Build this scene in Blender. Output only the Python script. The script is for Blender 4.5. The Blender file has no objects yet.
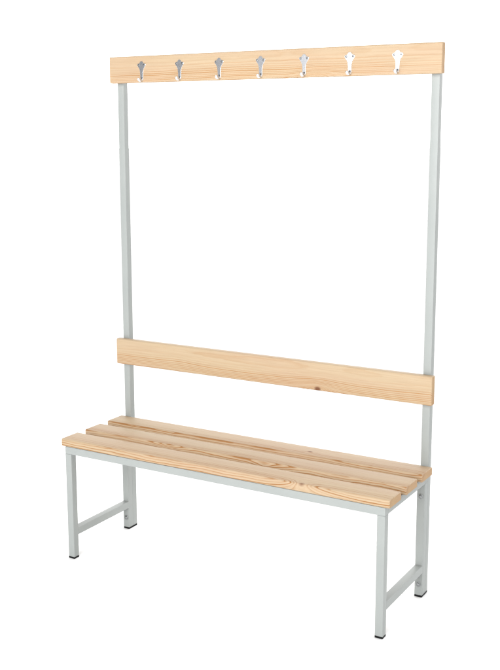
import bpy, bmesh, math, random
from mathutils import Matrix, Vector

# ---------------------------------------------------------------- camera, light, exposure
sc = bpy.context.scene
col = sc.collection

cam_data = bpy.data.cameras.new("camera")
cam = bpy.data.objects.new("camera", cam_data)
col.objects.link(cam)
sc.camera = cam
YAW, PITCH, ROLL = 0.5329, -0.1773, -0.0032
F = Vector((-math.sin(YAW) * math.cos(PITCH), math.cos(YAW) * math.cos(PITCH), math.sin(PITCH)))
R0 = Vector((math.cos(YAW), math.sin(YAW), 0))
U0 = R0.cross(F)
R = math.cos(ROLL) * R0 + math.sin(ROLL) * U0
U = -math.sin(ROLL) * R0 + math.cos(ROLL) * U0
m = Matrix((R, U, -F)).transposed().to_4x4()
m.translation = Vector((1.66265, -2.62601, 1.4644))
cam.matrix_world = m
cam_data.sensor_fit = 'HORIZONTAL'
cam_data.sensor_width = 36
cam_data.lens = 1038.83 / 500 * 36
cam_data.shift_x = 8.667 / 500
cam_data.shift_y = -19.726 / 500
cam_data.clip_start = 0.05
cam_data.clip_end = 500

W_BACK, W_FRONT, SOFTBOX = 2.45, 0.17, 400.0
world = bpy.data.worlds.new("World")
sc.world = world
world.use_nodes = True
wn, wl = world.node_tree.nodes, world.node_tree.links
bg = wn["Background"]
tc = wn.new("ShaderNodeTexCoord")
sx = wn.new("ShaderNodeSeparateXYZ")
mr = wn.new("ShaderNodeMapRange")
mr.interpolation_type = 'SMOOTHSTEP'
mr.inputs["From Min"].default_value = -0.25
mr.inputs["From Max"].default_value = 0.45
mr.inputs["To Min"].default_value = W_FRONT
mr.inputs["To Max"].default_value = W_BACK
wl.new(tc.outputs["Generated"], sx.inputs[0])
wl.new(sx.outputs["Y"], mr.inputs["Value"])
bg.inputs["Color"].default_value = (1, 1, 1, 1)
wl.new(mr.outputs[0], bg.inputs["Strength"])


def softbox(name, loc, target, w, h, power, color=(1, 1, 1)):
    ld = bpy.data.lights.new(name, 'AREA')
    ld.shape = 'RECTANGLE'
    ld.size, ld.size_y = w, h
    ld.energy = power
    ld.color = color
    o = bpy.data.objects.new(name, ld)
    o.location = loc
    o.rotation_euler = (Vector(target) - Vector(loc)).to_track_quat('-Z', 'Y').to_euler()
    col.objects.link(o)
    return o


softbox("softbox_lamp", (0.53, -4.6, 2.40), (0.33, 0.3, 1.0), 3.7, 3.2, SOFTBOX)

sc.view_settings.view_transform = 'Standard'
sc.view_settings.look = 'None'
sc.view_settings.exposure = 0.0
sc.view_settings.gamma = 1.0
sc.cycles.max_bounces = 8


# ---------------------------------------------------------------- materials
class NT:
    """tiny helper for building node graphs"""

    def __init__(s, name):
        s.mat = bpy.data.materials.new(name)
        s.mat.use_nodes = True
        s.n, s.l = s.mat.node_tree.nodes, s.mat.node_tree.links
        s.bsdf = s.n["Principled BSDF"]

    def put(s, sock, v):
        if isinstance(v, bpy.types.NodeSocket):
            s.l.new(v, sock)
        elif v is not None:
            sock.default_value = v

    def math(s, op, a, b=None, c=None, clamp=False):
        n = s.n.new("ShaderNodeMath")
        n.operation = op
        n.use_clamp = clamp
        for i, v in enumerate((a, b, c)):
            s.put(n.inputs[i], v)
        return n.outputs[0]

    def coords(s):
        n = s.n.new("ShaderNodeTexCoord")
        return n.outputs["Object"]

    def xyz(s, v):
        n = s.n.new("ShaderNodeSeparateXYZ")
        s.l.new(v, n.inputs[0])
        return n.outputs

    def noise(s, vec, scale3, offset=(0, 0, 0), detail=2.0, rough=0.5):
        mp = s.n.new("ShaderNodeMapping")
        mp.inputs["Scale"].default_value = scale3
        mp.inputs["Location"].default_value = offset
        s.l.new(vec, mp.inputs["Vector"])
        n = s.n.new("ShaderNodeTexNoise")
        n.inputs["Scale"].default_value = 1.0
        n.inputs["Detail"].default_value = detail
        n.inputs["Roughness"].default_value = rough
        s.l.new(mp.outputs[0], n.inputs["Vector"])
        return n.outputs["Fac"]

    def ramp(s, fac, stops):
        n = s.n.new("ShaderNodeValToRGB")
        cr = n.color_ramp
        while len(cr.elements) < len(stops):
            cr.elements.new(0.5)
        for e, (p, c) in zip(cr.elements, stops):
            e.position = p
            e.color = c if len(c) == 4 else (*c, 1)
        s.l.new(fac, n.inputs[0])
        return n.outputs[0]

    def mix(s, fac, a, b, blend='MIX'):
        n = s.n.new("ShaderNodeMix")
        n.data_type = 'RGBA'
        n.blend_type = blend
        s.put(n.inputs["Factor"], fac)
        s.put(n.inputs["A"], a if isinstance(a, bpy.types.NodeSocket) else (*a, 1))
        s.put(n.inputs["B"], b if isinstance(b, bpy.types.NodeSocket) else (*b, 1))
        return n.outputs["Result"]

    def bump(s, h, strength, dist):
        n = s.n.new("ShaderNodeBump")
        n.inputs["Strength"].default_value = strength
        n.inputs["Distance"].default_value = dist
        s.l.new(h, n.inputs["Height"])
        s.l.new(n.outputs[0], s.bsdf.inputs["Normal"])


EARLY = (0.424, 0.325, 0.212)
PINK = (0.418, 0.303, 0.201)
LATE = (0.335, 0.175, 0.065)
OCHRE = (0.275, 0.130, 0.042)
KNOT = (0.150, 0.062, 0.028)


def pine(name, pith, spacing, seed, contrast=0.6, warp=(0.010, 0.010), knots=(), light=1.0, wave=0.0034, late_col=LATE, grow=None, bandlo=0.3):
    """Solid pine: growth rings round a pith running along the board, cut by the
    board's faces. knots: (x, y, z, radius, ring_push, reach_x, reach_z, dark)"""
    t = NT(name)
    P = t.coords()
    X, Y, Z = t.xyz(P)
    o = (seed * 3.17, seed * 1.91, seed * 5.3)
    w1 = t.math('SUBTRACT', t.noise(P, (1.6, 3, 3), o, 2.0), 0.5)
    w2 = t.math('SUBTRACT', t.noise(P, (2.1, 3, 3), (o[1], o[2], o[0]), 2.0), 0.5)
    dy = t.math('ADD', t.math('SUBTRACT', Y, pith[0]), t.math('MULTIPLY', w1, warp[0] * 2))
    dz = t.math('ADD', t.math('SUBTRACT', Z, pith[1]), t.math('MULTIPLY', w2, warp[1] * 2))
    r = t.math('SQRT', t.math('ADD', t.math('MULTIPLY', dy, dy), t.math('MULTIPLY', dz, dz)))
    w3 = t.math('SUBTRACT', t.noise(P, (7, 24, 24), (o[2], o[0], o[1]), 3.0, 0.55), 0.5)
    r = t.math('ADD', r, t.math('MULTIPLY', w3, wave))
    kmask = None
    for (kx, ky, kz, kr, push, rx, rz, dark) in knots:
        ax = t.math('DIVIDE', t.math('SUBTRACT', X, kx), rx)
        az = t.math('DIVIDE', t.math('SUBTRACT', Z, kz), rz)
        ay = t.math('DIVIDE', t.math('SUBTRACT', Y, ky), rz)
        q = t.math('ADD', t.math('MULTIPLY', ax, ax),
                   t.math('ADD', t.math('MULTIPLY', az, az), t.math('MULTIPLY', ay, ay)))
        g = t.math('POWER', 2.71828, t.math('MULTIPLY', t.math('SQRT', t.math('ADD', q, 0.02)), -1.6))
        r = t.math('ADD', r, t.math('MULTIPLY', g, push))
        if dark > 0:
            bx = t.math('DIVIDE', t.math('SUBTRACT', X, kx), kr * 1.5)
            by = t.math('DIVIDE', t.math('SUBTRACT', Y, ky), kr)
            bz = t.math('DIVIDE', t.math('SUBTRACT', Z, kz), kr)
            d = t.math('SQRT', t.math('ADD', t.math('MULTIPLY', bx, bx),
                       t.math('ADD', t.math('MULTIPLY', by, by), t.math('MULTIPLY', bz, bz))))
            d = t.math('ADD', d, t.math('MULTIPLY', w3, 0.9))
            k = t.math('MULTIPLY', t.math('SUBTRACT', 1.25, d, clamp=True), dark * 1.6, clamp=True)
            kmask = k if kmask is None else t.math('MAXIMUM', kmask, k)
    ring = t.math('DIVIDE', r, spacing)
    fr = t.math('FRACT', ring)
    cell = t.math('FLOOR', ring)
    wn_ = t.n.new("ShaderNodeTexWhiteNoise")
    wn_.noise_dimensions = '1D'
    t.l.new(t.math('ADD', cell, seed * 7.7), wn_.inputs["W"])
    inten = t.math('MULTIPLY_ADD', wn_.outputs["Value"], 0.75, 0.25)
    band = t.ramp(t.noise(P, (1.3, 30, 30), (o[2], o[1], o[1]), 2.0), [(0.34, (bandlo,) * 3), (0.58, (1.15,) * 3)])
    inten = t.math('MULTIPLY', inten, band)
    late = t.ramp(fr, [(0.0, (0.06,) * 3), (0.35, (0.0,) * 3), (0.72, (0.45,) * 3), (0.90, (1.0,) * 3), (1.0, (0.08,) * 3)])
    late = t.math('MULTIPLY', t.math('MULTIPLY', late, inten), contrast)
    if grow:      # the inner rings are faint, the outer ones strong
        g_ = t.n.new("ShaderNodeMapRange")
        g_.interpolation_type = 'SMOOTHSTEP'
        g_.inputs["From Min"].default_value, g_.inputs["From Max"].default_value = grow
        g_.inputs["To Min"].default_value, g_.inputs["To Max"].default_value = 0.13, 1.0
        t.l.new(r, g_.inputs["Value"])
        late = t.math('MULTIPLY', late, g_.outputs[0])
    # streaks of fibre
    fib = t.noise(P, (7, 260, 260), o, 3.0, 0.6)
    late = t.math('MULTIPLY', late, t.math('MULTIPLY_ADD', fib, 0.8, 0.6), clamp=True)
    tint = t.noise(P, (2.2, 16, 16), (o[1], o[0], o[2]), 3.0)
    tint = t.ramp(tint, [(0.35, (0,) * 3), (0.68, (1,) * 3)])
    L = light
    c = t.mix(tint, tuple(v * L for v in EARLY), tuple(v * L for v in PINK))
    c = t.mix(late, c, tuple(v * L for v in late_col))
    ff = t.ramp(fib, [(0.3, (0.93, 0.91, 0.88)), (0.7, (1.04, 1.04, 1.04))])
    c = t.mix(1.0, c, ff, 'MULTIPLY')
    speck = t.noise(P, (60, 420, 420), (o[2], o[2], o[0]), 2.0)
    c = t.mix(t.math('MULTIPLY', t.math('GREATER_THAN', speck, 0.70), 0.16), c, LATE)
    # end grain is a deeper, more orange colour than the long faces
    gn = t.n.new("ShaderNodeTexCoord").outputs["Normal"]
    end = t.math('GREATER_THAN', t.math('ABSOLUTE', t.xyz(gn)[0]), 0.8)
    c = t.mix(end, c, t.mix(1.0, c, (0.93, 0.80, 0.62), 'MULTIPLY'))
    if kmask is not None:
        c = t.mix(kmask, c, KNOT)
    t.l.new(c, t.bsdf.inputs["Base Color"])
    t.bsdf.inputs["Roughness"].default_value = 0.55
    t.bsdf.inputs["Specular IOR Level"].default_value = 0.3
    h = t.math('ADD', t.math('MULTIPLY', late, -0.5), fib)
    t.bump(h, 0.25, 0.0006)
    return t.mat


def painted_steel():
    t = NT("grey_powder_coat")
    P = t.coords()
    n = t.noise(P, (7, 7, 7), (1, 2, 3), 3.0)
    c = t.ramp(n, [(0.3, (0.272, 0.289, 0.281)), (0.7, (0.288, 0.305, 0.296))])
    t.l.new(c, t.bsdf.inputs["Base Color"])
    t.bsdf.inputs["Roughness"].default_value = 0.42
    t.bsdf.inputs["Specular IOR Level"].default_value = 0.4
    t.bump(t.noise(P, (900, 900, 900), (0, 0, 0), 2.0), 0.12, 0.0004)
    return t.mat


def polished(name, colr, rough):
    t = NT(name)
    P = t.coords()
    n = t.noise(P, (120, 120, 120), (0, 0, 0), 3.0)
    t.bsdf.inputs["Base Color"].default_value = (*colr, 1)
    t.bsdf.inputs["Metallic"].default_value = 1.0
    rg = t.math('MULTIPLY_ADD', n, 0.01, rough - 0.005)
    t.l.new(rg, t.bsdf.inputs["Roughness"])
    return t.mat


def plastic_black():
    t = NT("black_plastic")
    P = t.coords()
    n = t.noise(P, (300, 300, 300))
    c = t.ramp(n, [(0.3, (0.003, 0.003, 0.0033)), (0.7, (0.006, 0.006, 0.0065))])
    t.l.new(c, t.bsdf.inputs["Base Color"])
    t.bsdf.inputs["Roughness"].default_value = 0.5
    t.bsdf.inputs["Specular IOR Level"].default_value = 0.15
    return t.mat


def white_floor():
    t = NT("white_studio_floor")
    P = t.coords()
    n = t.noise(P, (0.8, 0.8, 0.8))
    c = t.ramp(n, [(0.3, (0.90, 0.90, 0.90)), (0.7, (0.92, 0.92, 0.92))])
    t.l.new(c, t.bsdf.inputs["Base Color"])
    t.bsdf.inputs["Roughness"].default_value = 0.9
    t.bsdf.inputs["Specular IOR Level"].default_value = 0.1
    return t.mat


M_PAINT = painted_steel()
M_HOOK = polished("polished_nickel", (0.80, 0.815, 0.85), 0.24)
M_BOLT = polished("zinc_plated_steel", (0.30, 0.31, 0.31), 0.45)
M_SCREW = polished("plated_screw_steel", (0.20, 0.205, 0.21), 0.3)
M_CAP = plastic_black()
M_FLOOR = white_floor()


# ---------------------------------------------------------------- helpers
def link(name, bm, mat, parent=None, loc=(0, 0, 0), smooth=True):
    me = bpy.data.meshes.new(name)
    bmesh.ops.recalc_face_normals(bm, faces=bm.faces)
    bm.to_mesh(me)
    bm.free()
    me.materials.append(mat)
    if smooth:
        for p in me.polygons:
            p.use_smooth = len(p.vertices) < 5
        me.set_sharp_from_angle(angle=math.radians(35))
        big = set()
        for p in me.polygons:
            if len(p.vertices) > 8:
                p.use_smooth = False
                big.update(p.edge_keys)
        for e in me.edges:
            if e.key in big:
                e.use_edge_sharp = True
    o = bpy.data.objects.new(name, me)
    o.location = loc
    o.parent = parent
    col.objects.link(o)
    return o


def bar_bm(axis, length, a, b, r, chamfer=0.0008, seg=4):
    """Bar along an axis with a rounded rectangular section; a, b are the section's
    sizes along the two other axes in x, y, z order."""
    bm = bmesh.new()
    pts = []
    for cx, cy, a0 in ((1, 1, 0), (-1, 1, 90), (-1, -1, 180), (1, -1, 270)):
        for k in range(seg + 1):
            t = math.radians(a0 + 90 * k / seg)
            pts.append((cx, cy, math.cos(t), math.sin(t)))
    rings = []
    h = length / 2
    for s, inset in ((-h, chamfer), (-h + chamfer, 0), (h - chamfer, 0), (h, chamfer)):
        ring = []
        for cx, cy, ct, st in pts:
            u = cx * (a / 2 - r) + ct * (r - inset)
            v = cy * (b / 2 - r) + st * (r - inset)
            co = {'X': (s, u, v), 'Y': (u, s, v), 'Z': (u, v, s)}[axis]
            ring.append(bm.verts.new(co))
        rings.append(ring)
    n = len(pts)
    for p, q in zip(rings, rings[1:]):
        for i in range(n):
            bm.faces.new((p[i], p[(i + 1) % n], q[(i + 1) % n], q[i]))
    bm.faces.new(rings[0][::-1])
    bm.faces.new(rings[-1])
    return bm


def bar(name, lo, hi, axis, r, mat, parent, chamfer=0.0008):
    d = [h - l for l, h in zip(lo, hi)]
    c = [(h + l) / 2 for l, h in zip(lo, hi)]
    i = 'XYZ'.index(axis)
    oth = [d[k] for k in range(3) if k != i]
    return link(name, bar_bm(axis, d[i], oth[0], oth[1], r, chamfer), mat, parent, c)


def lathe_bm(profile, seg=28, axis='Y'):
    """profile: (radius, depth) from the wall outwards; depth goes towards -Y"""
    bm = bmesh.new()
    rings = []
    for rad, dep in profile:
        if rad < 1e-6:
            rings.append([bm.verts.new((0, -dep, 0))])
        else:
            rings.append([bm.verts.new((rad * math.cos(2 * math.pi * k / seg), -dep, rad * math.sin(2 * math.pi * k / seg)))
                          for k in range(seg)])
    for p, q in zip(rings, rings[1:]):
        for k in range(seg):
            k2 = (k + 1) % seg
            if len(q) == 1:
                bm.faces.new((p[k], p[k2], q[0]))
            elif len(p) == 1:
                bm.faces.new((p[0], q[k2], q[k]))
            else:
                bm.faces.new((p[k], p[k2], q[k2], q[k]))
    return bm


# ---------------------------------------------------------------- the setting
bm = bmesh.new()
bmesh.ops.create_circle(bm, cap_ends=True, radius=80, segments=96)
floor = link("floor", bm, M_FLOOR, None, (0, 0, 0), smooth=False)
floor["kind"] = "structure"

# ---------------------------------------------------------------- the bench
bench = bpy.data.objects.new("changing_room_bench", None)
bench.empty_display_size = 0.2
bench["label"] = "pine changing room bench with grey steel legs, tall uprights and rail of seven hooks"
bench["category"] = "bench"
col.objects.link(bench)

TUBE = 0.025
XO = 0.586            # outer face of the frame
HB = 0.4020           # underside of the seat slats
HT = 0.4284           # top of the seat
CAP = 0.0065
YF = 0.002            # front of the frame
YP = 0.3437           # front of the uprights
RT = 0.0013           # tube corner radius

# seat slats
sl_w, sl_g, sl_t, sl_l = 0.0875, 0.0398, HT - HB, 1.200
slat_mats = [
    pine("pine_slat_front", (0.040, -0.062), 0.0044, 1.3, 2.6, (0.012, 0.010), wave=0.0068, late_col=OCHRE, bandlo=0.5, grow=(0.083, 0.101),
         knots=[(0.318, -0.040, 0.010, 0.006, -0.030, 0.050, 0.026, 0.55), (-0.36, -0.044, -0.02, 0.004, 0.012, 0.12, 0.02, 0)]),
    pine("pine_slat_middle", (0.038, -0.060), 0.0042, 4.1, 2.0, (0.016, 0.012), wave=0.0075, late_col=OCHRE, bandlo=0.5, grow=(0.083, 0.101),
         knots=[(-0.25, -0.040, 0.012, 0.004, 0.016, 0.09, 0.02, 0), (0.12, -0.044, 0.0, 0.004, 0.012, 0.07, 0.02, 0)]),
    pine("pine_slat_rear", (0.041, -0.064), 0.0044, 7.6, 2.0, (0.014, 0.010), wave=0.0070, late_col=OCHRE, bandlo=0.5, grow=(0.083, 0.101),
         knots=[(0.200, -0.006, 0.0132, 0.0055, 0.010, 0.055, 0.028, 0.75)]),
]
for k in range(3):
    y0 = k * (sl_w + sl_g)
    bar("seat_slat", (-sl_l / 2, y0, HB), (sl_l / 2, y0 + sl_w, HT), 'X', 0.0055, slat_mats[k], bench, 0.0016)

# backrest and hook rail
BT = 0.0252
backrest_mat = pine("pine_backrest", (0.050, 0.030), 0.0036, 2.2, 2.3, (0.010, 0.008), grow=(0.062, 0.084),
                    knots=[(0.212, -0.0125, -0.0405, 0.0085, 0.026, 0.060, 0.030, 0.95)])
rail_mat = pine("pine_hook_rail", (0.052, 0.032), 0.0035, 2.9, 2.3, (0.010, 0.007), grow=(0.062, 0.084),
                knots=[(0.190, -0.0125, -0.052, 0.006, 0.030, 0.07, 0.032, 0)])
bar("backrest", (-0.5992, YP - BT, 0.6284), (0.5992, YP - 0.0002, 0.7205), 'X', 0.0045, backrest_mat, bench, 0.0016)
bar("hook_rail", (-0.6005, YP - BT, 1.6216), (0.6005, YP - 0.0002, 1.7105), 'X', 0.0045, rail_mat, bench, 0.0016)

# steel frame
RAIL_LO, RAIL_HI = HB - TUBE - 0.0003, HB - 0.0003
YR0 = YP - TUBE - 0.0001     # front of the rear legs


def capped(name, x0, y0, z1, depth=TUBE):
    leg = bar(name, (x0, y0, CAP), (x0 + TUBE, y0 + depth, z1), 'Z', 0.0006 if y0 > 0.1 else RT, M_PAINT, bench)
    cap = bar("foot_cap", (x0 - 0.0002, y0 - 0.0002, 0.0), (x0 + TUBE + 0.0002, y0 + depth + 0.0002, CAP), 'Z', RT, M_CAP, None)
    cap.parent = leg
    cap.location = cap.location - leg.location
    return leg


for x0 in (-XO, XO - TUBE):
    capped("leg", x0, YF, RAIL_LO - 0.0002)
    capped("leg", x0, YR0, RAIL_LO - 0.0002)
    capped("upright", x0, YP, 1.700, 0.0242)
    bar("side_rail", (x0, YF + TUBE + 0.0002, RAIL_LO), (x0 + TUBE, YR0 - 0.0002, RAIL_HI), 'Y', RT, M_PAINT, bench, 0.0004)
    bar("stretcher", (x0, YF + TUBE - 0.0004, 0.082), (x0 + TUBE, YR0 + 0.0004, 0.107), 'Y', RT, M_PAINT, bench, 0.0004)
bar("front_rail", (-XO, YF, RAIL_LO), (XO, YF + TUBE, RAIL_HI), 'X', RT, M_PAINT, bench)
bar("rear_rail", (-XO, YR0, RAIL_LO), (XO, YR0 + TUBE, RAIL_HI), 'X', RT, M_PAINT, bench)

# bolts that hold the uprights to the rear legs (washer + dome head, nut at the back)
bolt_profile = [(0.0, 0.0), (0.0082, 0.0), (0.0084, 0.0004), (0.0084, 0.0016), (0.0078, 0.0020), (0.0062, 0.0022),
                (0.0061, 0.0034), (0.0055, 0.0050), (0.0042, 0.0061), (0.0030, 0.0064), (0.0028, 0.0052), (0.0, 0.0050)]
nut_profile = [(0.0, 0.0), (0.0078, 0.0), (0.0078, -0.0012), (0.0060, -0.0014), (0.0058, -0.0060), (0.0036, -0.0066),
               (0.0034, -0.0100), (0.0, -0.0104)]
for x in (-0.5735, 0.5735):
    for z in (0.0435, 0.3345):
        b = link("bolt", lathe_bm([(a * 1.0, d) for a, d in bolt_profile]), M_BOLT, bench, (x, YR0 - 0.0001, z))
        n = link("nut", lathe_bm(nut_profile, 6), M_BOLT, b, (0, YP + 0.0243 - YR0, 0))


# coat hooks
def plate_outline():
    """half outline (right side) of the cast plate, z relative to the plate's centre line; mirrored"""
    half = [(0.0000, 0.0340), (0.0032, 0.0335), (0.0056, 0.0318), (0.0070, 0.0292), (0.0086, 0.0272), (0.0110, 0.0264),
            (0.0136, 0.0262), (0.0158, 0.0250), (0.0170, 0.0226), (0.0168, 0.0200), (0.0152, 0.0172), (0.0128, 0.0142),
            (0.0104, 0.0108), (0.0084, 0.0070), (0.0070, 0.0026), (0.0062, -0.0030), (0.0058, -0.0100), (0.0056, -0.0170),
            (0.0056, -0.0230), (0.0052, -0.0268), (0.0036, -0.0292), (0.0, -0.0300)]
    return half + [(-x, z) for x, z in half[-2:0:-1]]


def hook_bm():
    bm = bmesh.new()
    out = plate_outline()
    th, ed = 0.0020, 0.0004
    layers = []
    for dep, sc_ in ((0.0, 0.0), (th - ed, 0.0), (th - ed * 0.3, ed * 0.35), (th, ed)):
        ring = []
        n = len(out)
        for i, (x, z) in enumerate(out):
            xp, zp = out[i - 1]
            xn, zn = out[(i + 1) % n]
            tx, tz = xn - xp, zn - zp
            L = math.hypot(tx, tz) or 1
            nx, nz = -tz / L, tx / L      # inward for this winding
            if nx * (0 - x) + nz * (0 - z) < 0 and abs(x) > 0.004:
                nx, nz = -nx, -nz
            if abs(x) <= 0.004:
                nx, nz = 0, (-1 if z > 0 else 1)
            ring.append(bm.verts.new((x + nx * sc_, -dep, z + nz * sc_)))
        layers.append(ring)
    for p, q in zip(layers, layers[1:]):
        n = len(p)
        for i in range(n):
            bm.faces.new((p[i], p[(i + 1) % n], q[(i + 1) % n], q[i]))
    bm.faces.new(layers[0])
    bm.faces.new(layers[-1][::-1])
    # the arm: leaves the foot of the stem, dips and curls up towards the front, ends in a flattened knob
    path = [(-0.0008, -0.0200, 0.0016, 0.0044), (-0.0026, -0.0242, 0.0022, 0.0042), (-0.0052, -0.0280, 0.0025, 0.0042),
            (-0.0090, -0.0308, 0.0027, 0.0041), (-0.0130, -0.0316, 0.0028, 0.0041), (-0.0166, -0.0306, 0.0028, 0.0042),
            (-0.0190, -0.0286, 0.0029, 0.0044), (-0.0202, -0.0264, 0.0032, 0.0047), (-0.0207, -0.0247, 0.0034, 0.0049),
            (-0.0209, -0.0232, 0.0031, 0.0045), (-0.0209, -0.0221, 0.0020, 0.0030), (-0.0209, -0.0217, 0.0008, 0.0012)]
    seg = 16
    rings = []
    for i, (y, z, ra, rb) in enumerate(path):
        y0, z0 = path[max(i - 1, 0)][:2]
        y1, z1 = path[min(i + 1, len(path) - 1)][:2]
        ty, tz = y1 - y0, z1 - z0
        L = math.hypot(ty, tz)
        ny, nz = -tz / L, ty / L
        ring = []
        for k in range(seg):
            a = 2 * math.pi * k / seg
            u, v = math.cos(a) * rb, math.sin(a) * ra
            ring.append(bm.verts.new((u, y + ny * v, z + nz * v)))
        rings.append(ring)
    for p, q in zip(rings, rings[1:]):
        for i in range(seg):
            bm.faces.new((p[i], p[(i + 1) % seg], q[(i + 1) % seg], q[i]))
    bm.faces.new(rings[0])
    bm.faces.new(rings[-1][::-1])
    return bm


screw_profile = [(0.0, 0.0), (0.0033, 0.0), (0.0033, 0.0004), (0.0029, 0.0010), (0.0020, 0.0016), (0.0009, 0.0018), (0.0, 0.0018)]
yh = YP - BT - 0.0001
first = link("coat_hook", hook_bm(), M_HOOK, bench, (-0.463, yh, 1.658))
screw = link("screw", lathe_bm(screw_profile, 20), M_SCREW, first, (-0.0112, -0.0021, 0.0214))
screw2 = screw.copy()
screw2.location.x = 0.0112
screw2.parent = first
col.objects.link(screw2)
rnd = random.Random(4)
for i in range(1, 7):
    h = first.copy()
    h.parent = bench
    h.location = (-0.463 + 0.1545 * i, yh, 1.658)
    h.rotation_euler = (0, rnd.uniform(-0.012, 0.012), 0)
    col.objects.link(h)
    for s in (screw, screw2):
        c = s.copy()
        c.parent = h
        col.objects.link(c)
